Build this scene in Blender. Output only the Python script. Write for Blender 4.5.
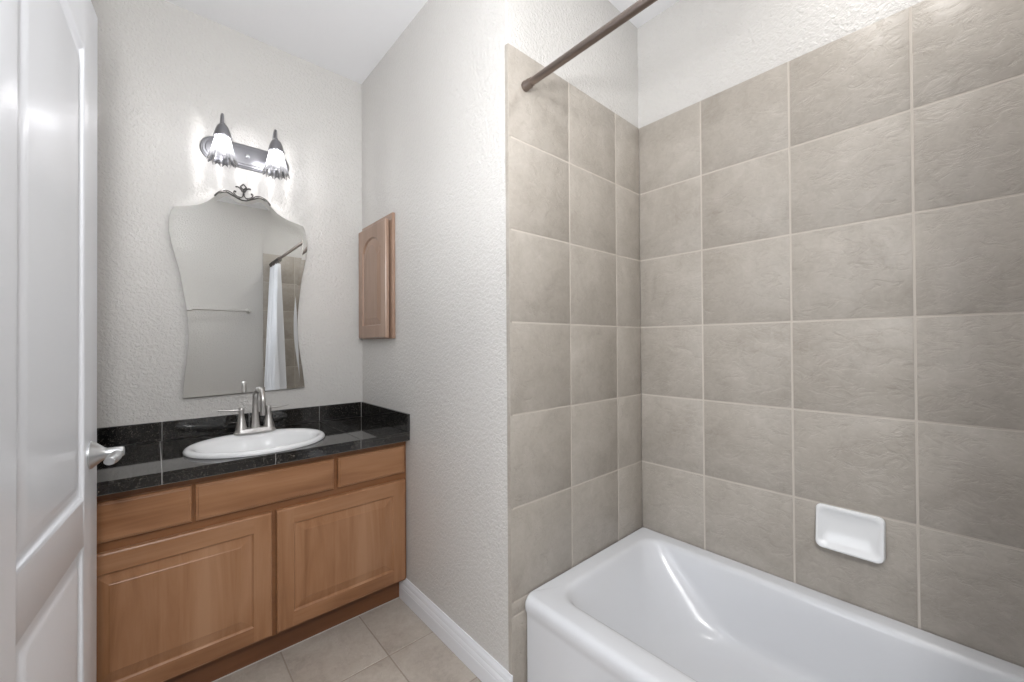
import bpy, bmesh, math, random
from mathutils import Vector, Matrix
random.seed(7)
PI = math.pi
C = bpy.context.scene.collection
for _o in list(bpy.data.objects): bpy.data.objects.remove(_o)

# ------------------------------------------------------------------ camera, world, light, exposure
YAW, PITCH, ROLL, FPX = 0.7275, 0.0080, -0.0065, 401.71
CAMZ = 1.175
fw = Vector((math.sin(YAW)*math.cos(PITCH), math.cos(YAW)*math.cos(PITCH), math.sin(PITCH)))
r0 = Vector((math.cos(YAW), -math.sin(YAW), 0)); u0 = r0.cross(fw)
rt = math.cos(ROLL)*r0 + math.sin(ROLL)*u0
up = -math.sin(ROLL)*r0 + math.cos(ROLL)*u0
cam = bpy.data.objects.new('camera', bpy.data.cameras.new('camera'))
C.objects.link(cam)
cam.matrix_world = Matrix(((rt.x, up.x, -fw.x, 0), (rt.y, up.y, -fw.y, 0), (rt.z, up.z, -fw.z, CAMZ), (0, 0, 0, 1)))
cam.data.sensor_width = 36.0
cam.data.lens = FPX/1024*36.0
cam.data.clip_start = 0.02
bpy.context.scene.camera = cam

world = bpy.data.worlds.new('world'); bpy.context.scene.world = world
world.use_nodes = True
world.node_tree.nodes['Background'].inputs[0].default_value = (0.75, 0.80, 0.88, 1)
world.node_tree.nodes['Background'].inputs[1].default_value = 0.6

vs = bpy.context.scene.view_settings
vs.view_transform = 'Standard'; vs.look = 'None'; vs.gamma = 1.0; vs.use_curve_mapping = False
vs.exposure = 0.17

# room dimensions (metres, floor at z = 0, camera above the origin)
XL, XP, XB = -0.21, 0.8655, 1.6636      # left wall, partition face, tub back wall (tile face)
YF, YT, YV = -0.543, 0.9812, 2.225      # near wall (tile face), tub end wall (tile face), vanity wall
ZC, ZT = 2.635, 2.163                   # ceiling, tile top
S = 0.305

def area_light(name, loc, size, power, color=(1, 1, 1), rot=(0, 0, 0), shape='DISK', size_y=None):
    l = bpy.data.lights.new(name, 'AREA'); l.energy = power; l.color = color; l.shape = shape; l.size = size
    if size_y: l.shape = 'RECTANGLE'; l.size_y = size_y
    o = bpy.data.objects.new(name, l); C.objects.link(o); o.location = loc; o.rotation_euler = rot
    return o
GLX, GLY, GLZ = -0.02, 0.20, 2.47          # added fill globe over the open floor, unseen above the frame
# added spot fill beside the camera, aimed at the ceiling for flatter light
_l = bpy.data.lights.new('bounced_fill', 'SPOT'); _l.energy = 84; _l.color = (0.985, 0.99, 1.0); _l.shadow_soft_size = 0.10
_l.spot_size = math.radians(108); _l.spot_blend = 1.0
_o = bpy.data.objects.new('bounced_fill', _l); C.objects.link(_o); _o.location = (-0.13, -0.05, 1.55)
_o.rotation_euler = (Vector((0.42, 1.30, ZC))-_o.location).to_track_quat('-Z', 'Y').to_euler()
_l = bpy.data.lights.new('frontal_fill', 'SPOT'); _l.energy = 62; _l.color = (0.985, 0.99, 1.0); _l.shadow_soft_size = 0.11  # second added spot fill, brightens the cabinet and tub from the front
_l.spot_size = math.radians(135); _l.spot_blend = 1.0
_o = bpy.data.objects.new('frontal_fill', _l); C.objects.link(_o); _o.location = (-0.06, -0.40, 1.95)
_o.rotation_euler = (Vector((0.75, 1.1, 0.75))-_o.location).to_track_quat('-Z', 'Y').to_euler()
area_light('tub_downlight_lamp', (1.29, 0.12, ZC-0.012), 0.10, 3.8, (1.0, 0.98, 0.955))
area_light('hall_fill', (-1.30, 0.40, 1.45), 1.6, 21, (0.90, 0.94, 1.0), (0, -PI/2, 0), 'RECTANGLE', 1.2)  # added area fill in the hall, shines in through the doorway

# ------------------------------------------------------------------ material helpers
def new_mat(name):
    m = bpy.data.materials.new(name); m.use_nodes = True
    nt = m.node_tree; b = nt.nodes['Principled BSDF']
    return m, nt, b
def N(nt, t, **kw):
    n = nt.nodes.new(t)
    for k, v in kw.items(): setattr(n, k, v)
    return n
def plain(name, col, rough=0.5, metal=0.0, spec=0.5, coat=0.0):
    m, nt, b = new_mat(name)
    b.inputs['Base Color'].default_value = (*col, 1); b.inputs['Roughness'].default_value = rough
    b.inputs['Metallic'].default_value = metal; b.inputs['Specular IOR Level'].default_value = spec
    b.inputs['Coat Weight'].default_value = coat
    return m
def coords(nt, scale=(1, 1, 1), kind='Object'):
    t = N(nt, 'ShaderNodeTexCoord'); mp = N(nt, 'ShaderNodeMapping')
    nt.links.new(t.outputs[kind], mp.inputs[0]); mp.inputs['Scale'].default_value = scale
    return mp.outputs[0]
def noise(nt, vec, scale, detail=2, rough=0.5, dist=0.0):
    n = N(nt, 'ShaderNodeTexNoise'); n.inputs['Scale'].default_value = scale; n.inputs['Detail'].default_value = detail
    n.inputs['Roughness'].default_value = rough; n.inputs['Distortion'].default_value = dist
    nt.links.new(vec, n.inputs['Vector']); return n
def ramp(nt, fac, stops):
    r = N(nt, 'ShaderNodeValToRGB'); e = r.color_ramp.elements
    while len(e) < len(stops): e.new(0.5)
    for el, (p, c) in zip(e, stops): el.position = p; el.color = (*c, 1) if len(c) == 3 else c
    nt.links.new(fac, r.inputs[0]); return r
def bump(nt, b, height, dist, strength=1.0):
    n = N(nt, 'ShaderNodeBump'); n.inputs['Distance'].default_value = dist; n.inputs['Strength'].default_value = strength
    nt.links.new(height, n.inputs['Height']); nt.links.new(n.outputs[0], b.inputs['Normal']); return n

def mat_wall(name, col, dist=0.0016, rough=0.36, scale=80):
    m, nt, b = new_mat(name)
    b.inputs['Base Color'].default_value = (*col, 1); b.inputs['Roughness'].default_value = rough
    v = coords(nt)
    n1 = noise(nt, v, scale, 2.5, 0.55, 0.6)
    r = ramp(nt, n1.outputs[0], [(0.36, (0, 0, 0)), (0.66, (1, 1, 1))])
    n2 = noise(nt, v, 3.0, 2)
    mx = N(nt, 'ShaderNodeMath', operation='MULTIPLY_ADD'); nt.links.new(n2.outputs[0], mx.inputs[0])
    mx.inputs[1].default_value = 1.2; nt.links.new(r.outputs[0], mx.inputs[2])
    bump(nt, b, mx.outputs[0], dist)
    return m

def mat_wood(name, axis='z', c0=(0.23, 0.098, 0.040), c1=(0.365, 0.178, 0.084), c2=(0.455, 0.250, 0.138), rough=0.33):
    m, nt, b = new_mat(name)
    sc = {'z': (26, 26, 1.6), 'x': (1.6, 26, 26), 'y': (26, 1.6, 26)}[axis]
    v = coords(nt, sc)
    n1 = noise(nt, v, 1.0, 5, 0.6, 0.8)
    v2 = coords(nt, tuple((4 if s > 5 else 1.2) for s in sc))
    n2 = noise(nt, v2, 1.3, 3, 0.55, 0.4)
    ad = N(nt, 'ShaderNodeMath', operation='MULTIPLY_ADD'); nt.links.new(n1.outputs[0], ad.inputs[0]); ad.inputs[1].default_value = 0.45
    ml = N(nt, 'ShaderNodeMath', operation='MULTIPLY'); nt.links.new(n2.outputs[0], ml.inputs[0]); ml.inputs[1].default_value = 0.6
    nt.links.new(ml.outputs[0], ad.inputs[2])
    r = ramp(nt, ad.outputs[0], [(0.36, c0), (0.52, c1), (0.70, c2)])
    nt.links.new(r.outputs[0], b.inputs['Base Color'])
    b.inputs['Roughness'].default_value = rough; b.inputs['Coat Weight'].default_value = 0.15; b.inputs['Coat Roughness'].default_value = 0.2
    bump(nt, b, n1.outputs[0], 0.0003)
    return m

def mat_tile(name, c0, c1, c2, relief=0.0017, rough=0.42):
    m, nt, b = new_mat(name)
    t = N(nt, 'ShaderNodeTexCoord'); g = N(nt, 'ShaderNodeNewGeometry')
    sc = N(nt, 'ShaderNodeVectorMath', operation='SCALE'); sc.inputs['Scale'].default_value = 37.0
    cb = N(nt, 'ShaderNodeCombineXYZ')
    for i in range(3): nt.links.new(g.outputs['Random Per Island'], cb.inputs[i])
    nt.links.new(cb.outputs[0], sc.inputs[0])
    ad = N(nt, 'ShaderNodeVectorMath', operation='ADD'); nt.links.new(t.outputs['Object'], ad.inputs[0]); nt.links.new(sc.outputs[0], ad.inputs[1])
    v = ad.outputs[0]
    big = noise(nt, v, 5.0, 6, 0.62, 0.9)
    fine = noise(nt, v, 42.0, 4, 0.6, 1.2)
    k = N(nt, 'ShaderNodeMath', operation='MULTIPLY_ADD'); nt.links.new(fine.outputs[0], k.inputs[0]); k.inputs[1].default_value = 0.35
    k2 = N(nt, 'ShaderNodeMath', operation='MULTIPLY'); nt.links.new(big.outputs[0], k2.inputs[0]); k2.inputs[1].default_value = 0.72
    nt.links.new(k2.outputs[0], k.inputs[2])
    r = ramp(nt, k.outputs[0], [(0.34, c0), (0.52, c1), (0.72, c2)])
    nt.links.new(r.outputs[0], b.inputs['Base Color'])
    mp = N(nt, 'ShaderNodeMapping'); mp.inputs['Rotation'].default_value = (0.5, 0.5, 0.6); mp.inputs['Scale'].default_value = (1.0, 0.8, 1.3)
    nt.links.new(v, mp.inputs[0])
    cl = noise(nt, mp.outputs[0], 21.0, 6, 0.66, 0.7)
    rr = ramp(nt, cl.outputs[0], [(0.30, (0, 0, 0)), (0.5, (0.8, 0.8, 0.8)), (0.75, (1, 1, 1))])
    bump(nt, b, rr.outputs[0], relief)
    b.inputs['Roughness'].default_value = rough
    return m

def mat_granite(name):
    m, nt, b = new_mat(name)
    v = coords(nt)
    vo = N(nt, 'ShaderNodeTexVoronoi'); vo.inputs['Scale'].default_value = 400; nt.links.new(v, vo.inputs['Vector'])
    cr = N(nt, 'ShaderNodeSeparateColor'); nt.links.new(vo.outputs['Color'], cr.inputs[0])
    r = ramp(nt, cr.outputs[0], [(0.0, (0.006, 0.006, 0.007)), (0.72, (0.012, 0.012, 0.012)), (0.88, (0.035, 0.032, 0.028)), (0.97, (0.17, 0.155, 0.135))])
    n2 = noise(nt, v, 60, 4, 0.6)
    r2 = ramp(nt, n2.outputs[0], [(0.3, (0.35, 0.35, 0.35)), (0.7, (1, 1, 1))])
    mx = N(nt, 'ShaderNodeMix', data_type='RGBA', blend_type='MULTIPLY'); mx.inputs[0].default_value = 1
    nt.links.new(r.outputs[0], mx.inputs[6]); nt.links.new(r2.outputs[0], mx.inputs[7])
    nt.links.new(mx.outputs[2], b.inputs['Base Color'])
    b.inputs['Roughness'].default_value = 0.05; b.inputs['IOR'].default_value = 1.8
    return m

M = {}
M['wall'] = mat_wall('painted_wall', (0.625, 0.610, 0.588))
M['ceiling'] = mat_wall('painted_ceiling', (0.90, 0.905, 0.925), 0.0003, 0.7, 60)
M['white'] = plain('white_trim_paint', (0.84, 0.86, 0.90), 0.28)
M['tub'] = plain('white_enamel', (0.70, 0.712, 0.74), 0.22, coat=0.05)
M['ceramic'] = plain('white_ceramic', (0.83, 0.84, 0.85), 0.15, coat=0.2)
M['tile'] = mat_tile('stone_look_wall_tile', (0.350, 0.315, 0.272), (0.415, 0.378, 0.333), (0.480, 0.442, 0.395))
M['floor_tile'] = mat_tile('stone_look_floor_tile', (0.36, 0.31, 0.265), (0.47, 0.42, 0.365), (0.56, 0.515, 0.46), 0.0012, 0.40)
M['grout'] = plain('sand_grout', (0.57, 0.525, 0.47), 0.9)
M['floor_grout'] = plain('floor_grout', (0.36, 0.31, 0.26), 0.9)
M['dark_grout'] = plain('grey_counter_grout', (0.32, 0.31, 0.30), 0.8)
M['wood_v'] = mat_wood('maple_upright_grain', 'z')
M['wood_h'] = mat_wood('maple_level_grain', 'x')
M['wood_frame'] = mat_wood('maple_frame', 'x', (0.20, 0.080, 0.030), (0.26, 0.11, 0.042), (0.31, 0.14, 0.055))
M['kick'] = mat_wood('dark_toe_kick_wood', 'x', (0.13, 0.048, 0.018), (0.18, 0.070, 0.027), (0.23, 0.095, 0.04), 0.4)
M['cab_v'] = mat_wood('wall_cabinet_wood', 'z', (0.235, 0.145, 0.10), (0.32, 0.205, 0.145), (0.39, 0.265, 0.195))
M['cab_y'] = mat_wood('wall_cabinet_rail_wood', 'y', (0.235, 0.145, 0.10), (0.32, 0.205, 0.145), (0.39, 0.265, 0.195))
M['granite'] = mat_granite('black_granite')
M['nickel'] = plain('brushed_nickel', (0.62, 0.605, 0.59), 0.30, 1.0)
M['satin'] = plain('satin_nickel', (0.60, 0.61, 0.62), 0.34, 1.0)
M['bronze'] = plain('dark_brushed_bronze', (0.27, 0.225, 0.20), 0.34, 1.0)
M['dark_metal'] = plain('dark_wrought_metal', (0.10, 0.095, 0.09), 0.38, 0.9)
M['pewter'] = plain('dark_pewter', (0.33, 0.33, 0.35), 0.34, 1.0)
M['mirror'] = plain('mirror_silver', (0.86, 0.875, 0.87), 0.0, 1.0)
M['mirror_edge'] = plain('mirror_edge_glass', (0.35, 0.42, 0.40), 0.15)
M['backing'] = plain('mirror_backing', (0.12, 0.12, 0.12), 0.7)
M['curtain'] = plain('white_curtain_cloth', (0.80, 0.82, 0.86), 0.85)
M['caulk'] = plain('white_caulk', (0.62, 0.60, 0.57), 0.6)
M['hall'] = plain('hall_wall_paint', (0.68, 0.66, 0.63), 0.6)

def mat_emit(name, col, power):
    m, nt, b = new_mat(name)
    b.inputs['Base Color'].default_value = (0.9, 0.9, 0.9, 1)
    b.inputs['Emission Color'].default_value = (*col, 1); b.inputs['Emission Strength'].default_value = power
    return m
M['diffuser'] = mat_emit('lamp_diffuser', (1, 0.98, 0.95), 3.0)
M['globe'] = mat_emit('fill_globe_glow', (0.99, 0.99, 1.0), 16.0)  # glow of the added fill globe
def mat_bulb():
    m, nt, b = new_mat('clear_bulb_glow')
    nt.nodes.remove(b); out = nt.nodes['Material Output']
    e = N(nt, 'ShaderNodeEmission'); e.inputs[0].default_value = (1, 0.985, 1.0, 1); e.inputs[1].default_value = 2.2
    t = N(nt, 'ShaderNodeBsdfTransparent'); mx = N(nt, 'ShaderNodeMixShader'); mx.inputs[0].default_value = 0.5
    nt.links.new(t.outputs[0], mx.inputs[1]); nt.links.new(e.outputs[0], mx.inputs[2]); nt.links.new(mx.outputs[0], out.inputs[0])
    return m
M['bulb'] = mat_bulb()
def mat_ribbed():
    # thin pressed glass: the flutes pass more or less light round the shade
    m, nt, b = new_mat('ribbed_clear_glass')
    nt.nodes.remove(b); out = nt.nodes['Material Output']
    t = N(nt, 'ShaderNodeTexCoord'); sp = N(nt, 'ShaderNodeSeparateXYZ'); nt.links.new(t.outputs['Object'], sp.inputs[0])
    at = N(nt, 'ShaderNodeMath', operation='ARCTAN2'); nt.links.new(sp.outputs[1], at.inputs[0]); nt.links.new(sp.outputs[0], at.inputs[1])
    ml = N(nt, 'ShaderNodeMath', operation='MULTIPLY'); nt.links.new(at.outputs[0], ml.inputs[0]); ml.inputs[1].default_value = 12
    sn = N(nt, 'ShaderNodeMath', operation='COSINE'); nt.links.new(ml.outputs[0], sn.inputs[0])
    nz = N(nt, 'ShaderNodeTexNoise'); nz.noise_dimensions = '1D'; nz.inputs['Scale'].default_value = 2.2
    nt.links.new(at.outputs[0], nz.inputs['W'])
    ad = N(nt, 'ShaderNodeMath', operation='MULTIPLY_ADD'); nt.links.new(sn.outputs[0], ad.inputs[0]); ad.inputs[1].default_value = 0.32
    mz = N(nt, 'ShaderNodeMath', operation='MULTIPLY_ADD'); nt.links.new(nz.outputs[0], mz.inputs[0]); mz.inputs[1].default_value = 0.6; mz.inputs[2].default_value = 0.2
    nt.links.new(mz.outputs[0], ad.inputs[2])
    r = ramp(nt, ad.outputs[0], [(0.30, (0.13, 0.132, 0.14)), (0.60, (0.19, 0.193, 0.20)), (0.80, (1, 1, 1))])
    tr = N(nt, 'ShaderNodeBsdfTransparent'); nt.links.new(r.outputs[0], tr.inputs[0])
    tl = N(nt, 'ShaderNodeBsdfTranslucent'); tl.inputs[0].default_value = (0.95, 0.96, 1, 1)
    gl = N(nt, 'ShaderNodeBsdfGlossy'); gl.inputs['Roughness'].default_value = 0.08
    m1 = N(nt, 'ShaderNodeMixShader'); m1.inputs[0].default_value = 0.12
    nt.links.new(tr.outputs[0], m1.inputs[1]); nt.links.new(tl.outputs[0], m1.inputs[2])
    fr = N(nt, 'ShaderNodeLayerWeight'); fr.inputs[0].default_value = 0.35
    m2 = N(nt, 'ShaderNodeMixShader'); nt.links.new(fr.outputs['Fresnel'], m2.inputs[0])
    nt.links.new(m1.outputs[0], m2.inputs[1]); nt.links.new(gl.outputs[0], m2.inputs[2])
    nt.links.new(m2.outputs[0], out.inputs[0])
    return m
M['ribbed'] = mat_ribbed()

# ------------------------------------------------------------------ mesh helpers
def obj(name, bm, mats, parent=None, smooth=False, loc=None):
    me = bpy.data.meshes.new(name)
    bmesh.ops.recalc_face_normals(bm, faces=bm.faces)
    bm.to_mesh(me); bm.free()
    if not isinstance(mats, (list, tuple)): mats = [mats]
    for m in mats: me.materials.append(m)
    if smooth:
        for p in me.polygons: p.use_smooth = True
        try: me.set_sharp_from_angle(angle=math.radians(38))
        except Exception: pass
    o = bpy.data.objects.new(name, me); C.objects.link(o)
    if loc: o.location = loc
    if parent: o.parent = parent
    return o
def thing(name, label, cat, loc=(0, 0, 0), rot=(0, 0, 0), group=None):
    o = bpy.data.objects.new(name, None); C.objects.link(o); o.location = loc; o.rotation_euler = rot
    o.empty_display_size = 0.05
    o['label'] = label; o['category'] = cat
    if group: o['group'] = group
    return o
def tag(o, label, cat, group=None):
    o['label'] = label; o['category'] = cat
    if group: o['group'] = group
    return o
def struct(o): o['kind'] = 'structure'; return o

def box(bm, x0, x1, y0, y1, z0, z1, bev=0.0, mi=0, seg=2):
    v = [bm.verts.new((x, y, z)) for x in (x0, x1) for y in (y0, y1) for z in (z0, z1)]
    F = [bm.faces.new([v[i] for i in f]) for f in ((0, 1, 3, 2), (4, 6, 7, 5), (0, 4, 5, 1), (2, 3, 7, 6), (0, 2, 6, 4), (1, 5, 7, 3))]
    for f in F: f.material_index = mi
    if bev > 0:
        es = {e for f in F for e in f.edges}
        r = bmesh.ops.bevel(bm, geom=list(es), offset=bev, segments=seg, affect='EDGES', profile=0.5)
        for f in r['faces']: f.material_index = mi
def lathe(bm, prof, c=(0, 0, 0), axis='z', seg=40, cap=True, mi=0, fn=None):
    rings = []
    for (r, h) in prof:
        ring = []
        for k in range(seg):
            a = 2*PI*k/seg; rr = r*(fn(a, h) if fn else 1)
            p = {'z': (rr*math.cos(a), rr*math.sin(a), h), 'x': (h, rr*math.cos(a), rr*math.sin(a)), 'y': (rr*math.cos(a), h, rr*math.sin(a))}[axis]
            ring.append(bm.verts.new((p[0]+c[0], p[1]+c[1], p[2]+c[2])))
        rings.append(ring)
    for a, b in zip(rings, rings[1:]):
        for k in range(seg):
            f = bm.faces.new((a[k], a[(k+1) % seg], b[(k+1) % seg], b[k])); f.material_index = mi
    if cap:
        for q in (rings[0], rings[-1]):
            f = bm.faces.new(q); f.material_index = mi
    return rings
def tube(bm, pts, rad, seg=14, cap=True, squash=1.0, upv=None):
    pts = [Vector(p) for p in pts]; n = len(pts)
    if not isinstance(rad, (list, tuple)): rad = [rad]*n
    T = [(pts[min(i+1, n-1)]-pts[max(i-1, 0)]).normalized() for i in range(n)]
    ref = Vector(upv) if upv else (Vector((0, 0, 1)) if abs(T[0].z) < 0.9 else Vector((1, 0, 0)))
    u = (ref - T[0]*ref.dot(T[0])).normalized(); rings = []
    for i in range(n):
        u = (u - T[i]*u.dot(T[i])).normalized(); w = T[i].cross(u)
        rings.append([bm.verts.new(pts[i]+rad[i]*(math.cos(2*PI*k/seg)*u*squash+math.sin(2*PI*k/seg)*w)) for k in range(seg)])
    for a, b in zip(rings, rings[1:]):
        for k in range(seg): bm.faces.new((a[k], a[(k+1) % seg], b[(k+1) % seg], b[k]))
    if cap: bm.faces.new(rings[0]); bm.faces.new(rings[-1])
def smooth_path(P, n=8):
    P = [Vector(p) for p in P]; out = []
    for i in range(len(P)-1):
        p0 = P[max(i-1, 0)]; p1 = P[i]; p2 = P[i+1]; p3 = P[min(i+2, len(P)-1)]
        for k in range(n):
            t = k/n
            out.append(0.5*((2*p1)+(p2-p0)*t+(2*p0-5*p1+4*p2-p3)*t*t+(3*p1-p0-3*p2+p3)*t**3))
    out.append(P[-1]); return out
def loft(bm, loops, close=True, mi=0):
    R = [[bm.verts.new(p) for p in L] for L in loops]
    for a, b in zip(R, R[1:]):
        n = len(a)
        for k in range(n):
            f = bm.faces.new((a[k], a[(k+1) % n], b[(k+1) % n], b[k])); f.material_index = mi
    return R

def leaf(bm, W, H, T, stile, holes, prof, mv=0, mh=1, mp=0, edge=0.004, NS=16, railpanel=None):
    """Framed leaf in local x (0..W), z (0..H), front at y=0 facing -y, back at y=T.
    holes: (z0, z1, archfn); prof: [(inset, depth)...] last loop is filled."""
    holes = sorted(holes, key=lambda h: h[0])
    x0, x1 = edge, W-edge; zb, zt = edge, H-edge
    def quad(ps, mi):
        f = bm.faces.new([bm.verts.new(p) for p in ps]); f.material_index = mi
    sx0, sx1 = stile, W-stile
    quad([(x0, 0, zb), (sx0, 0, zb), (sx0, 0, zt), (x0, 0, zt)], mv)
    quad([(sx1, 0, zb), (x1, 0, zb), (x1, 0, zt), (sx1, 0, zt)], mv)
    prev = None
    for i, (z0, z1, fn) in enumerate(holes):
        lo = zb if i == 0 else None
        if i == 0: quad([(sx0, 0, zb), (sx1, 0, zb), (sx1, 0, z0), (sx0, 0, z0)], mh)
        nz = holes[i+1][0] if i+1 < len(holes) else zt
        for k in range(NS):
            u0_, u1_ = k/NS, (k+1)/NS
            xa, xb_ = sx0+(sx1-sx0)*u0_, sx0+(sx1-sx0)*u1_
            quad([(xa, 0, z1+fn(u0_)), (xb_, 0, z1+fn(u1_)), (xb_, 0, nz), (xa, 0, nz)], mh)
        def outline(d, y):
            L = [(sx0+d, y, z0+d), (sx1-d, y, z0+d)]
            for k in range(NS, -1, -1):
                u = k/NS; L.append((sx0+d+(sx1-sx0-2*d)*u, y, z1-d+fn(u)))
            return L
        loops = [outline(0, 0)]+[outline(d, y) for d, y in prof]
        R = loft(bm, loops, mi=mp)
        a = R[-1]
        ctr = len(a)
        # fill: fan of columns between the bottom edge and the top curve
        bl, br, top = a[0], a[1], a[2:]
        zbm = prof[-1]
        cols = [bm.verts.new((bl.co.x+(br.co.x-bl.co.x)*(1-k/NS), bl.co.y, bl.co.z)) for k in range(1, NS)]
        bot = [br]+cols+[bl]
        for k in range(NS):
            f = bm.faces.new((bot[k], top[k], top[k+1], bot[k+1])); f.material_index = mp
    L = lambda i, y: [(i, y, i), (W-i, y, i), (W-i, y, H-i), (i, y, H-i)]
    R = loft(bm, [L(edge, 0), L(edge*0.3, edge*0.3), L(0, edge), L(0, T)], mi=mv)
    bm.faces.new(R[-1])
    bmesh.ops.remove_doubles(bm, verts=bm.verts, dist=0.00005)

# ------------------------------------------------------------------ room shell
bm = bmesh.new(); box(bm, -1.55, 1.80, -1.0, 2.35, -0.06, -0.0015)
floor = struct(obj('floor', bm, M['floor_grout']))
bm = bmesh.new()
def spans(a, b, seams):
    s = sorted([q for q in seams if a < q < b]); e = [a]+s+[b]
    return list(zip(e, e[1:]))
G = 0.0026
for xa, xb_ in spans(-1.50, XB, [0.664-0.301*k for k in range(-4, 9)]):
    for ya, yb in spans(-0.9, YV, [1.457+0.302*k for k in range(-9, 4)]):
        if xb_ < XL-0.1 and False: continue
        box(bm, xa+G, xb_-G, ya+G, yb-G, -0.012, 0.0, 0.0012, seg=1)
obj('floor_tiles', bm, M['floor_tile'], floor)

bm = bmesh.new(); box(bm, -1.55, 1.80, -1.0, 2.35, ZC, ZC+0.08)
struct(obj('ceiling', bm, M['ceiling']))
bm = bmesh.new(); box(bm, XL-0.1, XP+0.06, YV, YV+0.1, 0, ZC)
struct(obj('wall_vanity', bm, M['wall']))
bm = bmesh.new()
box(bm, XP, XP+0.11, YT+0.008, YV, 0, ZC)
es = [e for e in bm.edges if all(abs(v.co.x-XP) < 1e-5 and abs(v.co.y-YT-0.008) < 1e-5 for v in e.verts)]
bmesh.ops.bevel(bm, geom=es, offset=0.006, segments=4, affect='EDGES', profile=0.5)
struct(obj('wall_partition', bm, M['wall'], smooth=True))
bm = bmesh.new(); box(bm, XP+0.11, XB+0.11, YT+0.008, YT+0.11, 0, ZC)
w_end = struct(obj('wall_tub_end', bm, M['wall']))
bm = bmesh.new(); box(bm, XB+0.008, XB+0.11, YF-0.11, YT+0.008, 0, ZC)
w_back = struct(obj('wall_tub_back', bm, M['wall']))
bm = bmesh.new(); box(bm, XL-0.1, XB+0.11, YF-0.11, YF-0.008, 0, ZC)
w_near = struct(obj('wall_near', bm, M['wall']))
DY0, DY1, DH = 0.225, 0.885, 2.05          # doorway in the left wall
bm = bmesh.new()
box(bm, XL-0.1, XL, DY1, YV, 0, ZC); box(bm, XL-0.1, XL, YF-0.008, DY0, 0, ZC); box(bm, XL-0.1, XL, DY0, DY1, DH, ZC)
struct(obj('wall_left', bm, M['wall']))
bm = bmesh.new()
box(bm, -1.55, -1.45, -1.0, 1.6, 0, ZC); box(bm, -1.45, XL-0.1, 1.45, 1.55, 0, ZC); box(bm, -1.45, XL-0.1, -1.0, -0.9, 0, ZC)
struct(obj('wall_hall', bm, M['hall']))

# wall tiles, each tile a raised slab over recessed grout
def tile_clad(name, parent, axis, face, us, vs_, inward, u_rng, v_rng, thick=0.009):
    """axis 'y': plane at y=face, u along x ; axis 'x': plane at x=face, u along y ; inward=-1: room on the lower side"""
    bm = bmesh.new(); g = 0.0027
    back = face - inward*thick; gr = face - inward*0.0013
    def bx(u0_, u1_, a, b, v0_, v1_, bev, mi, seg=2):
        lo, hi = min(a, b), max(a, b)
        if axis == 'y': box(bm, u0_, u1_, lo, hi, v0_, v1_, bev, mi, seg)
        else: box(bm, lo, hi, u0_, u1_, v0_, v1_, bev, mi, seg)
    bx(u_rng[0], u_rng[1], gr, back, v_rng[0], v_rng[1], 0, 1)
    for ua, ub in spans(*u_rng, us):
        for va, vb in spans(*v_rng, vs_):
            if ub-ua < 0.012 or vb-va < 0.012: continue
            bx(ua+(g if ua > u_rng[0]+1e-6 else 0), ub-(g if ub < u_rng[1]-1e-6 else 0), face, back, va+g, vb-(g if vb < v_rng[1]-1e-6 else 0), 0.0018, 0)
    return obj(name, bm, [M['tile'], M['grout']], parent, smooth=True)
rows = [ZT-S*k for k in range(1, 7)]
tile_clad('tile_cladding', w_end, 'y', YT, [XP+0.9953*S, XP+1.9953*S], rows+[0.287], -1, (XP, XB), (0.004, ZT))
bm = bmesh.new(); box(bm, XP-0.0012, XP+0.010, YT+0.001, YT+0.017, 0.004, ZT, 0.001)
obj('tile_edge_strip', bm, M['tile'], w_end)
tile_clad('tile_cladding', w_back, 'x', XB, [YT-(0.9103+k)*S for k in range(0, 5)], rows, -1, (YF, YT), (0.004, ZT))
tile_clad('tile_cladding', w_near, 'y', YF, [XP+S, XP+2*S], rows, 1, (XP, XB), (0.004, ZT))

# baseboard with a ridged profile, along the partition
def baseboard(name, p0, p1, nrm):
    prof = [(0.0, 0.0), (0.014, 0.0), (0.014, 0.052), (0.0125, 0.056), (0.0135, 0.060), (0.0115, 0.070), (0.009, 0.076), (0.0105, 0.080), (0.0085, 0.090), (0.005, 0.097), (0.0035, 0.1035), (0.0, 0.1035)]
    bm = bmesh.new(); p0, p1, nrm = Vector(p0), Vector(p1), Vector(nrm)
    loft(bm, [[p+nrm*a+Vector((0, 0, b)) for a, b in prof] for p in (p0, p1)])
    bm.verts.ensure_lookup_table(); n = len(prof)
    bm.faces.new(bm.verts[:n]); bm.faces.new(bm.verts[n:])
    return struct(obj(name, bm, M['white']))
baseboard('baseboard_partition', (XP, 0.978, 0.001), (XP, 1.757, 0.001), (-1, 0, 0))
baseboard('baseboard_near', (XL+0.015, YF-0.008, 0.001), (XP-0.002, YF-0.008, 0.001), (0, 1, 0))
baseboard('baseboard_left', (XL, YF-0.007, 0.001), (XL, DY0-0.075, 0.001), (1, 0, 0))
# door casing
bm = bmesh.new()
box(bm, XL-0.112, XL+0.012, DY0-0.07, DY0, 0.001, DH+0.07, 0.003)
box(bm, XL-0.112, XL+0.002, DY1, DY1+0.03, 0.001, DH+0.03, 0.002)
box(bm, XL-0.112, XL+0.012, DY0+0.001, DY1-0.001, DH, DH+0.07, 0.003)
struct(obj('trim_1', bm, M['white']))

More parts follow.
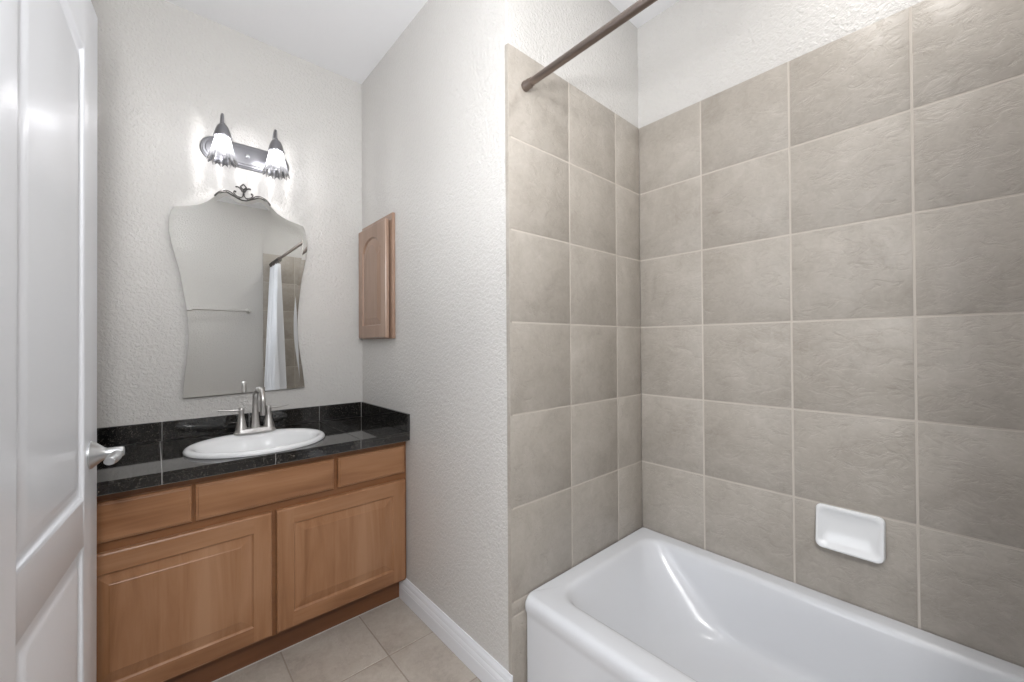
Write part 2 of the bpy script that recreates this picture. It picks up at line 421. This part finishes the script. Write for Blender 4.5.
# ------------------------------------------------------------------ door, swung open against the left wall
AL = math.radians(5.7)
dv = Vector((math.sin(AL), math.cos(AL), 0)); dn = Vector((math.cos(AL), -math.sin(AL), 0))
P0 = Vector((-0.12, 1.394, 0)) + dv*0.097          # latch edge
DW = 0.628
hinge = P0 - dv*DW
bm = bmesh.new()
s_ = 0.119
dprof = [(0.003, 0.0015), (0.005, 0.0045), (0.012, 0.0095), (0.016, 0.0105), (0.020, 0.0090), (0.024, 0.0090), (0.036, 0.0045), (0.046, 0.0020)]
arch = lambda u: 0.026*0.5*(1-math.cos(2*PI*u))
leaf(bm, DW, 2.02, 0.035, s_, [(0.235, 0.700, lambda u: 0), (0.806, 1.868, arch)], dprof, 0, 0, 0, edge=0.002, NS=24)
door = struct(obj('door_1', bm, M['white'], smooth=True))
door.location = (hinge.x, hinge.y, 0.012); door.rotation_euler = (0, 0, math.atan2(dv.y, dv.x))
# handle in door space: x across, -y out of the face
hx = DW-0.064
h = obj('door_handle', (lambda b: (lathe(b, [(0.034, 0.0), (0.034, -0.003), (0.031, -0.006), (0.022, -0.016), (0.0150, -0.024), (0.0140, -0.027), (0.0125, -0.0275), (0.0125, -0.057), (0.0105, -0.060)], (hx, 0, 0.898), 'y', 40), b)[1])(bmesh.new()), M['satin'], door, True)
bm = bmesh.new()
lp = smooth_path([(hx+0.002, -0.046, 0.896), (hx-0.018, -0.0475, 0.894), (hx-0.038, -0.047, 0.892), (hx-0.056, -0.045, 0.890), (hx-0.066, -0.043, 0.889)], 6)
tube(bm, lp, [0.0105+0.003*math.sin(PI*i/(len(lp)-1)) for i in range(len(lp)-1)]+[0.006], 16, squash=0.8)
obj('lever', bm, M['satin'], h, True)
bm = bmesh.new()
for z in (0.25, 1.0, 1.78): lathe(bm, [(0.006, z-0.045), (0.006, z+0.045)], (-0.004, 0.0, 0), 'z', 12)
obj('hinge', bm, M['satin'], door, True)

# ------------------------------------------------------------------ vanity cabinet
van = thing('vanity_cabinet', 'long honey maple vanity cabinet with two raised panel doors under the black counter', 'cabinet', (0.33, 1.95, 0))
def P(o, root=van): o.parent = root; o.matrix_parent_inverse = Matrix.Translation(-root.location); return o
VX0, VX1, VF = XL+0.004, XP-0.001, 1.712
bm = bmesh.new()
box(bm, VX0, VX0+0.016, VF+0.018, YV-0.002, 0.10, 0.742); box(bm, VX1-0.016, VX1, VF+0.018, YV-0.002, 0.10, 0.742)
box(bm, VX0+0.016, VX1-0.016, VF+0.018, YV-0.002, 0.10, 0.116); box(bm, VX0+0.016, VX1-0.016, YV-0.010, YV-0.002, 0.116, 0.742)
P(obj('cabinet_body', bm, M['wood_frame']))
bm = bmesh.new()
# face frame: rails and stiles round the openings
box(bm, VX0, VX1, VF, VF+0.018, 0.715, 0.742); box(bm, VX0, VX1, VF, VF+0.018, 0.555, 0.605); box(bm, VX0, VX1, VF, VF+0.018, 0.100, 0.140)
for a, b in ((VX0, VX0+0.03), (0.080, 0.115), (0.535, 0.567), (0.835, VX1)): box(bm, a, b, VF, VF+0.018, 0.605, 0.715)
for a, b in ((VX0, VX0+0.03), (0.300, 0.360), (0.835, VX1)): box(bm, a, b, VF, VF+0.018, 0.140, 0.555)
P(obj('face_frame', bm, M['wood_frame']))
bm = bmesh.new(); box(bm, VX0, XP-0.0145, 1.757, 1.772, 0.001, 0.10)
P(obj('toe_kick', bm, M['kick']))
bm = bmesh.new(); box(bm, VX0, XP-0.0145, 1.7535, 1.757, 0.0005, 0.004, 0.001, seg=1)
P(obj('caulk_line', bm, M['caulk']))
vprof = [(0.0012, 0.0015), (0.0035, 0.0035), (0.005, 0.0065), (0.008, 0.0070), (0.036, 0.0012), (0.038, 0.0002), (0.040, 0.0)]
for (a, b) in ((-0.194, 0.3235), (0.338, 0.8535)):
    bm = bmesh.new(); leaf(bm, b-a, 0.452, 0.0185, 0.057, [(0.057, 0.452-0.060, lambda u: 0)], vprof, 0, 1, 0, edge=0.006, NS=4)
    P(obj('door', bm, [M['wood_v'], M['wood_h']], loc=(a, VF-0.019, 0.112)))
def slab_front(a, b, z0, z1):
    bm = bmesh.new()
    L = lambda i, y: [(a+i, y, z0+i), (b-i, y, z0+i), (b-i, y, z1-i), (a+i, y, z1-i)]
    y = VF-0.019
    R = loft(bm, [L(0, VF-0.0005), L(0, y+0.006), L(0.002, y+0.0035), L(0.007, y+0.0025), L(0.008, y+0.0005), L(0.0095, y)])
    bm.faces.new(R[0]); bm.faces.new(R[-1])
    return P(obj('drawer_front', bm, M['wood_h']))
slab_front(-0.194, 0.093, 0.595, 0.716); slab_front(0.102, 0.542, 0.595, 0.716); slab_front(0.559, 0.8515, 0.595, 0.716)

# ------------------------------------------------------------------ countertop with backsplash
top = thing('countertop', 'black speckled granite tile countertop with low backsplash on the maple cabinet', 'countertop', (0.33, 1.95, 0.742))
SX, SY, SA, SB = 0.3175, 1.888, 0.240, 0.205     # sink centre and half axes
CZ = 0.782; CF = 1.6685
def Pt(o): return P(o, top)
bm = bmesh.new()
xs = [VX0, 0.018, 0.330, 0.642, VX1]; ys = [CF, 1.9735, YV-0.012]
g = 0.0014
# surface as tiles with the sink opening cut from each outline (grid cells kept outside the opening)
def cut_tile(x0, x1, y0, y1):
    nx, ny = 26, 24
    inside = lambda x, y: ((x-SX)/(SA-0.03))**2+((y-SY)/(SB-0.03))**2 < 1
    vt = {}
    def vert(i, j, z):
        k = (i, j, z)
        if k not in vt: vt[k] = bm.verts.new((x0+(x1-x0)*i/nx, y0+(y1-y0)*j/ny, z))
        return vt[k]
    cells = {(i, j) for i in range(nx) for j in range(ny) if not inside(x0+(x1-x0)*(i+.5)/nx, y0+(y1-y0)*(j+.5)/ny)}
    zb_, zt_ = CZ-0.010, CZ
    for (i, j) in cells:
        bm.faces.new((vert(i, j, zt_), vert(i+1, j, zt_), vert(i+1, j+1, zt_), vert(i, j+1, zt_)))
        for (di, dj, a, b) in ((-1, 0, (0, 0), (0, 1)), (1, 0, (1, 0), (1, 1)), (0, -1, (0, 0), (1, 0)), (0, 1, (0, 1), (1, 1))):
            if (i+di, j+dj) not in cells:
                bm.faces.new((vert(i+a[0], j+a[1], zt_), vert(i+b[0], j+b[1], zt_), vert(i+b[0], j+b[1], zb_), vert(i+a[0], j+a[1], zb_)))
for xa, xb_ in zip(xs, xs[1:]):
    for ya, yb in zip(ys, ys[1:]): cut_tile(xa+g, xb_-g, ya+(0.0 if ya == CF else g), yb-g)
for xa, xb_ in zip(xs, xs[1:]):
    box(bm, xa+g, xb_-g, CF, CF+0.010, 0.744, CZ-0.0105, 0.0)
# substrate ring under the tiles
Pt(obj('granite_tiles', bm, M['granite']))
bm = bmesh.new()
box(bm, VX0, VX1, CF+0.0015, SY-SB+0.02, 0.7425, CZ-0.0015); box(bm, VX0, VX1, SY+SB-0.02, YV-0.002, 0.7425, CZ-0.0015)
box(bm, VX0, SX-SA+0.02, SY-SB+0.02, SY+SB-0.02, 0.7425, CZ-0.0015); box(bm, SX+SA-0.02, VX1, SY-SB+0.02, SY+SB-0.02, 0.7425, CZ-0.0015)
Pt(obj('grout_bed', bm, M['dark_grout']))
bm = bmesh.new()
bx0 = [VX0, 0.024, 0.330, 0.637, VX1-0.011]
for xa, xb_ in zip(bx0, bx0[1:]): box(bm, xa+g, xb_-g, YV-0.0115, YV-0.001, CZ+0.001, 0.862, 0.0008, seg=1)
box(bm, VX0, VX1-0.011, YV-0.010, YV-0.001, CZ+0.001, 0.8605, 0, 1)
Pt(obj('backsplash', bm, [M['granite'], M['dark_grout']]))
bm = bmesh.new()
sy = [CF, 1.9735, YV-0.0125]
for ya, yb in zip(sy, sy[1:]): box(bm, VX1-0.0105, VX1, ya+(0 if ya == CF else g), yb-g*0.3, CZ+0.001, 0.862, 0.0008, seg=1)
Pt(obj('side_splash', bm, [M['granite'], M['dark_grout']]))

# ------------------------------------------------------------------ sink
sink = thing('sink', 'white oval drop-in sink set in the black granite counter', 'sink', (SX, SY, CZ))
bm = bmesh.new()
def ell(a, b, z, dy=0, n=72): return [(SX+a*math.cos(2*PI*k/n), SY+dy+b*math.sin(2*PI*k/n), z) for k in range(n)]
EL = [ell(SA, SB, CZ+0.001), ell(SA+0.001, SB+0.001, CZ+0.006), ell(SA-0.002, SB-0.002, CZ+0.012), ell(SA-0.008, SB-0.008, CZ+0.0165), ell(SA-0.016, SB-0.016, CZ+0.0175),
      ell(SA-0.026, SB-0.030, CZ+0.015, -0.006), ell(SA-0.034, SB-0.046, CZ+0.009, -0.014), ell(SA-0.041, SB-0.056, CZ-0.006, -0.018), ell(SA-0.055, SB-0.070, CZ-0.04, -0.018), ell(SA-0.085, SB-0.095, CZ-0.09, -0.016),
      ell(SA-0.13, SB-0.13, CZ-0.125, -0.012), ell(0.06, 0.045, CZ-0.138, -0.01), ell(0.022, 0.022, CZ-0.14, -0.01)]
R = loft(bm, EL); bm.faces.new(R[-1])
P(obj('basin', bm, M['ceramic'], None, True), sink)
bm = bmesh.new(); lathe(bm, [(0.0215, CZ-0.1395), (0.021, CZ-0.137), (0.014, CZ-0.136), (0.004, CZ-0.135)], (SX, SY-0.01, 0), 'z', 28)
P(obj('drain', bm, M['nickel'], None, True), sink)

# ------------------------------------------------------------------ faucet
FX, FY, FZ = 0.330, 2.062, CZ+0.0155
fa = thing('faucet', 'brushed nickel two handle gooseneck faucet at the back of the oval sink', 'faucet', (FX, FY, FZ))
bm = bmesh.new()
def pill(a, b, z, n=20):
    L = []
    for k in range(n): t = -PI/2+PI*k/(n-1); L.append((FX+a-b+b*math.cos(t), FY+b*math.sin(t), z))
    for k in range(n): t = PI/2+PI*k/(n-1); L.append((FX-a+b+b*math.cos(t), FY+b*math.sin(t), z))
    return L
R = loft(bm, [pill(0.079, 0.027, FZ), pill(0.079, 0.027, FZ+0.006), pill(0.076, 0.024, FZ+0.009), pill(0.073, 0.0215, FZ+0.018), pill(0.070, 0.019, FZ+0.021)])
bm.faces.new(R[0]); bm.faces.new(R[-1])
P(obj('base_plate', bm, M['nickel'], None, True), fa)
bm = bmesh.new()
R_ = 0.050; zc_ = FZ+0.142
sp = [(FX, FY, FZ+0.020), (FX, FY, FZ+0.05), (FX, FY, FZ+0.09), (FX, FY, FZ+0.12)]
sp += [(FX+0.006*(1-math.cos(t)), FY-R_+R_*math.cos(t), zc_+R_*math.sin(t)) for t in [PI*k/14 for k in range(0, 15)]]
sp += [(FX+0.012, FY-2*R_, zc_-0.02), (FX+0.012, FY-2*R_, zc_-0.038)]
rr = [0.019, 0.0155, 0.0125, 0.0112]+[0.0105]*15+[0.0105, 0.0105]
tube(bm, sp, rr, 20)
tube(bm, [(FX+0.012, FY-2*R_, zc_-0.038), (FX+0.012, FY-2*R_, zc_-0.056)], 0.0125, 20)
P(obj('spout', bm, M['nickel'], None, True), fa)
for s in (-1, 1):
    bm = bmesh.new(); hx_ = FX+s*0.051
    lathe(bm, [(0.0225, FZ+0.019), (0.0215, FZ+0.024), (0.017, FZ+0.045), (0.0125, FZ+0.068), (0.0098, FZ+0.088), (0.0098, FZ+0.092), (0.0108, FZ+0.094), (0.0108, FZ+0.108), (0.009, FZ+0.111)], (hx_, FY, 0), 'z', 28)
    hd = P(obj('handle', bm, M['nickel'], None, True), fa)
    bm = bmesh.new()
    tube(bm, [(hx_, FY, FZ+0.101), (hx_+s*0.03, FY+0.002, FZ+0.102), (hx_+s*0.06, FY+0.004, FZ+0.1045), (hx_+s*0.078, FY+0.005, FZ+0.106), (hx_+s*0.081, FY+0.005, FZ+0.106)], [0.0085, 0.0078, 0.0068, 0.006, 0.003], 14, squash=0.6)
    lv = obj('lever', bm, M['nickel'], None, True); lv.parent = hd; lv.matrix_parent_inverse = Matrix.Identity(4)

# ------------------------------------------------------------------ mirror, hanging slightly askew
mir = thing('wall_mirror', 'waisted wall mirror with a dark scroll crest hanging above the oval sink', 'mirror', (0.318, YV-0.001, 1.40), (0, -math.radians(1.3), 0))
half_top = [(0, 0.4475), (0.012, 0.449), (0.030, 0.457), (0.045, 0.4655), (0.065, 0.4718), (0.082, 0.4665), (0.097, 0.455), (0.115, 0.436), (0.14, 0.411), (0.176, 0.3915), (0.211, 0.380), (0.2490, 0.371)]
half_side = [(0.2490, 0.371), (0.2595, 0.345), (0.2655, 0.31), (0.267, 0.27), (0.263, 0.235), (0.255, 0.19), (0.2425, 0.13), (0.2335, 0.08), (0.226, 0.02), (0.2175, -0.05), (0.2135, -0.11), (0.2125, -0.165), (0.2145, -0.215), (0.2205, -0.275), (0.2285, -0.34), (0.234, -0.395), (0.2375, -0.440)]
def dense(P_, n=5):
    q = smooth_path([(a, b, 0) for a, b in P_], n); return [(p.x, p.y) for p in q]
ht, hs = dense(half_top), dense(half_side)
right = ht + hs[1:]
bottom = [(0.2375-0.475*k/12, -0.440) for k in range(1, 12)]
leftp = [(-x, z) for x, z in reversed(right)][:-1]
outl = right + bottom + leftp                       # clockwise from top centre
def inset(poly, d):
    n = len(poly); out = []
    for i in range(n):
        a, b, c = Vector(poly[i-1]), Vector(poly[i]), Vector(poly[(i+1) % n])
        e1 = (b-a).normalized(); e2 = (c-b).normalized()
        n1 = Vector((e1.y, -e1.x)); n2 = Vector((e2.y, -e2.x)); m = (n1+n2)
        m = m/max(0.35, m.length_squared)*2/2*2 if False else m.normalized()/max(0.5, m.normalized().dot(n1))
        out.append((b.x+m.x*d, b.y+m.y*d))
    return out
inn = inset(outl, 0.018)
for _ in range(4): inn = [((inn[i-1][0]+2*inn[i][0]+inn[(i+1) % len(inn)][0])/4, (inn[i-1][1]+2*inn[i][1]+inn[(i+1) % len(inn)][1])/4) for i in range(len(inn))]
bm = bmesh.new()
Y3 = lambda pl, y: [(x, y, z) for x, z in pl]
R = loft(bm, [Y3(outl, -0.014), Y3(outl, -0.01775)], mi=1)
sc_ = lambda k: [(x*k, z*k) for x, z in inn]
R2 = loft(bm, [Y3(outl, -0.01775), Y3(inn, -0.0173)]+[Y3(sc_(k), -0.0173) for k in (0.75, 0.5, 0.25)], mi=0)
c_ = bm.verts.new((0, -0.0173, 0)); ring_ = R2[-1]
for k in range(len(ring_)): bm.faces.new((ring_[k], ring_[(k+1) % len(ring_)], c_))
f = bm.faces.new(R[0]); f.material_index = 2
obj('mirror_glass', bm, [M['mirror'], M['mirror_edge'], M['backing']], mir)
bm = bmesh.new(); box(bm, -0.17, 0.17, -0.0135, -0.001, -0.38, 0.33)
obj('backing_board', bm, M['backing'], mir)
bm = bmesh.new(); yo = -0.021
def wire(pts, r=0.0024): tube(bm, smooth_path([(x, yo, z) for x, z in pts], 6), r, 8)
for s in (-1, 1):
    wire([(s*0.1095, 0.4455), (s*0.100, 0.459), (s*0.086, 0.471), (s*0.066, 0.4785), (s*0.048, 0.4745), (s*0.034, 0.463), (s*0.020, 0.455), (s*0.008, 0.459), (0, 0.474), (s*-0.003, 0.4765)], 0.0024)
    wire([(s*0.1085, 0.445), (s*0.092, 0.4625), (s*0.066, 0.4725), (s*0.048, 0.466), (s*0.030, 0.457), (s*0.012, 0.449), (0, 0.4475)], 0.0024)
    wire([(s*0.008, 0.459), (s*0.024, 0.462), (s*0.037, 0.474), (s*0.0345, 0.4845), (s*0.028, 0.4825)], 0.0020)
    wire([(s*0.003, 0.485), (s*0.010, 0.4975), (s*0.020, 0.5045), (s*0.030, 0.504)], 0.0036)
for q in (((0, 0.4965), (0.0125, 0.508)), ((0.0125, 0.508), (0.001, 0.522)), ((0.001, 0.522), (-0.0115, 0.508)), ((-0.0115, 0.508), (0, 0.4965))): tube(bm, [(a, yo, b) for a, b in q], 0.0030, 8)
wire([(0, 0.4965), (0, 0.474)], 0.0022)
for x, z in ((-0.031, 0.4815), (0.0335, 0.4815), (0, 0.4755)):
    bmesh.ops.create_uvsphere(bm, u_segments=10, v_segments=6, radius=0.0045, matrix=Matrix.Translation((x, yo, z)))
obj('scroll_crest', bm, M['dark_metal'], mir, True)

# ------------------------------------------------------------------ vanity light
VLX, VLZ = 0.324, 2.057
vl = thing('vanity_light', 'dark pewter two lamp wall light with ribbed glass shades above the mirror', 'wall light', (VLX, YV-0.001, VLZ))
bm = bmesh.new()
def pl(a, b, y, n=18):
    L = []
    for k in range(n): t = -PI/2+PI*k/(n-1); L.append((a-b+b*math.cos(t), y, b*math.sin(t)))
    for k in range(n): t = PI/2+PI*k/(n-1); L.append((-a+b+b*math.cos(t), y, b*math.sin(t)))
    return L
R = loft(bm, [pl(0.176, 0.056, 0), pl(0.176, 0.056, -0.004), pl(0.172, 0.052, -0.007), pl(0.169, 0.049, -0.007), pl(0.166, 0.046, -0.011), pl(0.158, 0.038, -0.012), pl(0.156, 0.036, -0.016), pl(0.150, 0.031, -0.0175)])
bm.faces.new(R[0]); bm.faces.new(R[-1])
obj('backplate', bm, M['pewter'], vl, True)
bm = bmesh.new(); lathe(bm, [(0.009, -0.016), (0.009, -0.02), (0.0075, -0.025), (0.003, -0.028)], (0, 0, 0), 'y', 20)
obj('knob', bm, M['satin'], vl, True)
YL = -0.128
for sx in (-0.106, 0.095):
    bm = bmesh.new()
    ap = smooth_path([(sx, -0.014, 0.0), (sx, -0.045, 0.006), (sx, -0.062, 0.03), (sx, -0.068, 0.07), (sx, -0.080, 0.102), (sx, -0.104, 0.118), (sx, YL+0.004, 0.108), (sx, YL, 0.085), (sx, YL, 0.066)], 6)
    tube(bm, ap, 0.0050, 12)
    lathe(bm, [(0.016, -0.014), (0.016, -0.02), (0.008, -0.026)], (sx, 0, 0), 'y', 20)
    obj('arm', bm, M['pewter'], vl, True)
    bm = bmesh.new()
    lathe(bm, [(0.006, 0.074), (0.0085, 0.071), (0.009, 0.066), (0.0145, 0.063), (0.021, 0.054), (0.0260, 0.040), (0.0300, 0.024), (0.0335, 0.014), (0.034, 0.010), (0.031, 0.009), (0.028, 0.014), (0.015, 0.045)], (sx, YL, 0), 'z', 32)
    obj('shade_holder', bm, M['pewter'], vl, True)
    bm = bmesh.new()
    fl = lambda a, h: 1+0.045*math.cos(12*a)*(0.25+min(1, max(0, -h)/0.09)) 
    prof = [(0.028, 0.014), (0.030, 0.0), (0.0345, -0.02), (0.039, -0.04), (0.0435, -0.06), (0.048, -0.078), (0.052, -0.088), (0.0535, -0.094)]
    rings = lathe(bm, prof, (0, 0, 0), 'z', 96, False, fn=fl)
    for k, v in enumerate(rings[-1]): v.co.z += 0.006*math.cos(12*2*PI*k/96)*-1
    obj('glass_shade', bm, M['ribbed'], vl, True, loc=(sx, YL, 0))
    bm = bmesh.new()
    lathe(bm, [(0.011, 0.01), (0.013, -0.002), (0.018, -0.02), (0.0205, -0.034), (0.019, -0.046), (0.013, -0.056), (0.004, -0.061)], (sx, YL, 0), 'z', 24)
    obj('bulb', bm, M['bulb'], vl, True)
    l = bpy.data.lights.new('bulb_lamp', 'POINT'); l.energy = 2.7; l.color = (1.0, 0.98, 0.985); l.shadow_soft_size = 0.005
    lo = bpy.data.objects.new('bulb_lamp', l); C.objects.link(lo); lo.parent = vl; lo.location = (sx, YL, -0.028)

# ------------------------------------------------------------------ wall cabinet on the partition
wc = thing('medicine_cabinet', 'small brown wooden wall cabinet with arched panel door on the side wall', 'cabinet', (XP, 2.0, 1.51))
bm = bmesh.new(); box(bm, XP-0.015, XP-0.0003, 1.812, 2.188, 1.206, 1.812, 0.0015, seg=1)
P(obj('face_frame', bm, M['cab_v']), wc)
bm = bmesh.new()
cath = lambda u: (0.062*max(0.0, 1-((u-0.5)/0.46)**2)**0.62 if abs(u-0.5) < 0.46 else 0.0)
leaf(bm, 0.340, 0.573, 0.018, 0.054, [(0.062, 0.452, cath)], vprof, 0, 1, 0, edge=0.005, NS=32)
o = obj('door', bm, [M['cab_v'], M['cab_v']]); o.parent = wc
o.rotation_euler = (0, 0, -PI/2); o.location = Vector((XP-0.0395, 2.178, 1.211))-wc.location

# ------------------------------------------------------------------ bathtub
TX0, TX1, TY0, TY1, TZ = 0.916, XB-0.001, YF+0.002, YT-0.002, 0.340
tub = thing('bathtub', 'white enamel alcove bathtub between the stone look tile walls', 'bathtub', ((TX0+TX1)/2, (TY0+TY1)/2, 0))
def rr_loop(x0, x1, y0, y1, r, z, n=10, rs=None):
    rs = rs or (r, r, r, r); L = []
    cs = [(x1-rs[0], y1-rs[0], 0, rs[0]), (x0+rs[1], y1-rs[1], PI/2, rs[1]), (x0+rs[2], y0+rs[2], PI, rs[2]), (x1-rs[3], y0+rs[3], 3*PI/2, rs[3])]
    pts = []
    for cx, cy, a0, q in cs:
        for k in range(n): a = a0+PI/2*k/(n-1); pts.append((cx+q*math.cos(a), cy+q*math.sin(a)))
    # subdivide straight runs
    out = []
    m = len(pts)
    for i in range(m):
        a, b = pts[i], pts[(i+1) % m]; out.append(a)
        if i % n == n-1:
            for k in range(1, 8): out.append((a[0]+(b[0]-a[0])*k/8, a[1]+(b[1]-a[1])*k/8))
    return [(x, y, z) for x, y in out]
bm = bmesh.new()
ro = 0.012
def OL(i, z, r=None): return rr_loop(TX0+i, TX1-min(i, 0.002), TY0+min(i, 0.002), TY1-min(i, 0.002), r or ro, z)
loops = [OL(0.006, 0.002), OL(0.006, 0.27), OL(0.0045, 0.285), OL(0.0, 0.298), OL(0.0, 0.314)]
for k in range(1, 7):
    a = PI/2*k/6; loops.append(OL(0.026*(1-math.cos(a)), TZ-0.026+0.026*math.sin(a), 0.012))
# rim to opening
IX0, IX1, IY0, IY1 = 1.010, 1.596, -0.455, 0.910
def IL(d, z, r=0.13): return rr_loop(IX0+d[0], IX1-d[1], IY0+d[2], IY1-d[3], r, z)
loops += [IL((-0.022, -0.018, -0.02, -0.018), TZ+0.001, 0.09), IL((-0.010, -0.008, -0.01, -0.008), TZ-0.001, 0.082), IL((-0.002, -0.002, -0.002, -0.001), TZ-0.006, 0.080), IL((0.005, 0.004, 0.006, 0.006), TZ-0.018, 0.088),
          IL((0.014, 0.008, 0.04, 0.032), 0.27, 0.125), IL((0.028, 0.015, 0.10, 0.085), 0.19, 0.18), IL((0.040, 0.022, 0.15, 0.128), 0.13, 0.21),
          IL((0.055, 0.028, 0.19, 0.160), 0.100, 0.22), IL((0.078, 0.045, 0.22, 0.195), 0.080, 0.21), IL((0.105, 0.075, 0.26, 0.235), 0.072, 0.18), IL((0.17, 0.15, 0.38, 0.36), 0.068, 0.09)]
R = loft(bm, loops); bm.faces.new(R[-1])
t_ = P(obj('tub_shell', bm, M['tub'], None, True), tub)
for p in t_.data.polygons: p.use_smooth = True
bm = bmesh.new(); lathe(bm, [(0.028, 0.069), (0.027, 0.073), (0.016, 0.0735), (0.004, 0.0745)], (1.30, -0.16, 0), 'z', 28)
P(obj('drain', bm, M['nickel'], None, True), tub)

# ------------------------------------------------------------------ soap dish on the tub back wall
bm = bmesh.new()
y0, y1, z0, z1 = 0.162, 0.334, 0.503, 0.640
def sd(i, x, sag=0.0, r=0.018, lo=0.0):
    n = 8; L = []
    a0, a1, b0, b1 = y0+i, y1-i, z0+i+lo, z1-i
    for cy, cz, s in ((a1-r, b1-r, 0), (a0+r, b1-r, PI/2), (a0+r, b0+r, PI), (a1-r, b0+r, 3*PI/2)):
        for k in range(n):
            t = s+PI/2*k/(n-1); z = cz+r*math.sin(t); L.append((XB-x*(1+1.15*max(0, 1-(z-z0)/(z1-z0))**2.2), cy+r*math.cos(t), z))
    return L
L = [sd(0.003, 0.0005), sd(0, 0.005), sd(0.0, 0.012, 0.018), sd(0.003, 0.0165, 0.02), sd(0.0075, 0.0175, 0.02), sd(0.012, 0.0165, 0.02, 0.022), sd(0.016, 0.0145, 0.02, 0.019), sd(0.022, 0.0125, 0, 0.018, 0.006), sd(0.032, 0.0105, 0, 0.016, 0.018), sd(0.042, 0.0095, 0, 0.010, 0.030)]
R = loft(bm, L); bm.faces.new(R[-1]); bm.faces.new(R[0])
tag(obj('soap_dish', bm, M['ceramic'], None, True), 'white ceramic soap dish mounted on the tiled wall above the tub', 'soap dish')

# ------------------------------------------------------------------ shower rod and curtain
RX, RZ = 0.937, 2.047
rod = thing('shower_rod', 'dark bronze shower curtain rod spanning the tub alcove below the ceiling', 'curtain rod', (RX, YT, RZ))
bm = bmesh.new(); lathe(bm, [(0.0125, YF+0.012), (0.0125, YT-0.030)], (RX, 0, RZ), 'y', 24)
P(obj('rod_tube', bm, M['bronze'], None, True), rod)
for yy, s in ((YT-0.0006, -1), (YF+0.0006, 1)):
    bm = bmesh.new(); lathe(bm, [(0.0145, yy), (0.017, yy+s*0.004), (0.017, yy+s*0.012), (0.0155, yy+s*0.014), (0.0155, yy+s*0.028), (0.0142, yy+s*0.031), (0.0142, yy+s*0.038)], (RX, 0, RZ), 'y', 24)
    P(obj('end_socket', bm, M['bronze'], None, True), rod)
cur = thing('shower_curtain', 'white shower curtain bunched at the near end of the rod, seen in the mirror', 'curtain', (RX, -0.32, RZ))
bm = bmesh.new(); nu, nv = 150, 26
grid = []
for j in range(nv+1):
    t = j/nv; z = RZ-0.045-t*(RZ-0.045-0.37); row = []
    for i in range(nu+1):
        u = i/nu
        yy = (-0.505+0.36*u)*(1-t)+(-0.505+0.37*u)*t
        amp = 0.018+0.055*t
        xx = RX-0.004+0.012*t-0.03*t*(1-u)+amp*math.sin(2*PI*9*u+0.8*math.sin(5*u+2*t))+0.006*math.sin(2*PI*3.3*u+2*t)
        row.append(bm.verts.new((xx, yy, z)))
    grid.append(row)
for j in range(nv):
    for i in range(nu): bm.faces.new((grid[j][i], grid[j][i+1], grid[j+1][i+1], grid[j+1][i]))
o = P(obj('cloth', bm, M['curtain'], None, True), cur)
sm = o.modifiers.new('thickness', 'SOLIDIFY'); sm.thickness = 0.0015
for k in range(11):
    bm = bmesh.new(); yk = -0.495+0.355*k/10
    tube(bm, [(RX+0.019*math.cos(2*PI*i/20), yk+0.002*math.sin(i), RZ-0.007+0.024*math.sin(2*PI*i/20)) for i in range(21)], 0.0022, 8, cap=False)
    P(obj('ring', bm, M['dark_metal'], None, True), cur)

# towel bar on the near wall (seen in the mirror)
tb = thing('towel_bar', 'grey metal towel bar on the wall behind the camera, seen in the mirror', 'towel bar', (0.43, YF-0.008, 1.535))
yb_ = YF-0.008
bm = bmesh.new(); lathe(bm, [(0.011, 0.125), (0.011, 0.735)], (0, yb_+0.062, 1.535), 'x', 18)
P(obj('bar', bm, M['nickel'], None, True), tb)
for xx in (0.125, 0.735):
    bm = bmesh.new(); lathe(bm, [(0.027, yb_+0.0005), (0.027, yb_+0.006), (0.016, yb_+0.012), (0.011, yb_+0.02), (0.011, yb_+0.066), (0.014, yb_+0.070), (0.010, yb_+0.076)], (xx, 0, 1.535), 'y', 24)
    P(obj('post', bm, M['nickel'], None, True), tb)

# unseen globe added to brighten the room, then the downlight over the tub
cl = thing('added_globe_light', 'added round opal fill globe close under the ceiling, out of view', 'ceiling light', (GLX, GLY, ZC))
bm = bmesh.new(); lathe(bm, [(0.075, ZC-0.0005), (0.075, ZC-0.012), (0.065, ZC-0.022), (0.03, ZC-0.03), (0.03, GLZ+0.094)], (GLX, GLY, 0), 'z', 40); P(obj('fill_globe_base', bm, M['white'], None, True), cl)
bm = bmesh.new(); lathe(bm, [(max(0.004, 0.10*math.sin(PI*k/20)), GLZ+0.10*math.cos(PI*k/20)) for k in range(21)], (GLX, GLY, 0), 'z', 40); P(obj('globe', bm, M['globe'], None, True), cl)
rl = thing('recessed_light', 'small round recessed downlight in the ceiling over the bathtub', 'ceiling light', (1.29, 0.12, ZC))
bm = bmesh.new(); lathe(bm, [(0.085, ZC-0.0005), (0.085, ZC-0.004), (0.066, ZC-0.007)], (1.29, 0.12, 0), 'z', 40); P(obj('trim_ring', bm, M['white'], None, True), rl)
bm = bmesh.new(); lathe(bm, [(0.064, ZC-0.006), (0.063, ZC-0.009), (0.01, ZC-0.0095)], (1.29, 0.12, 0), 'z', 40); P(obj('lens', bm, M['diffuser'], None, True), rl)
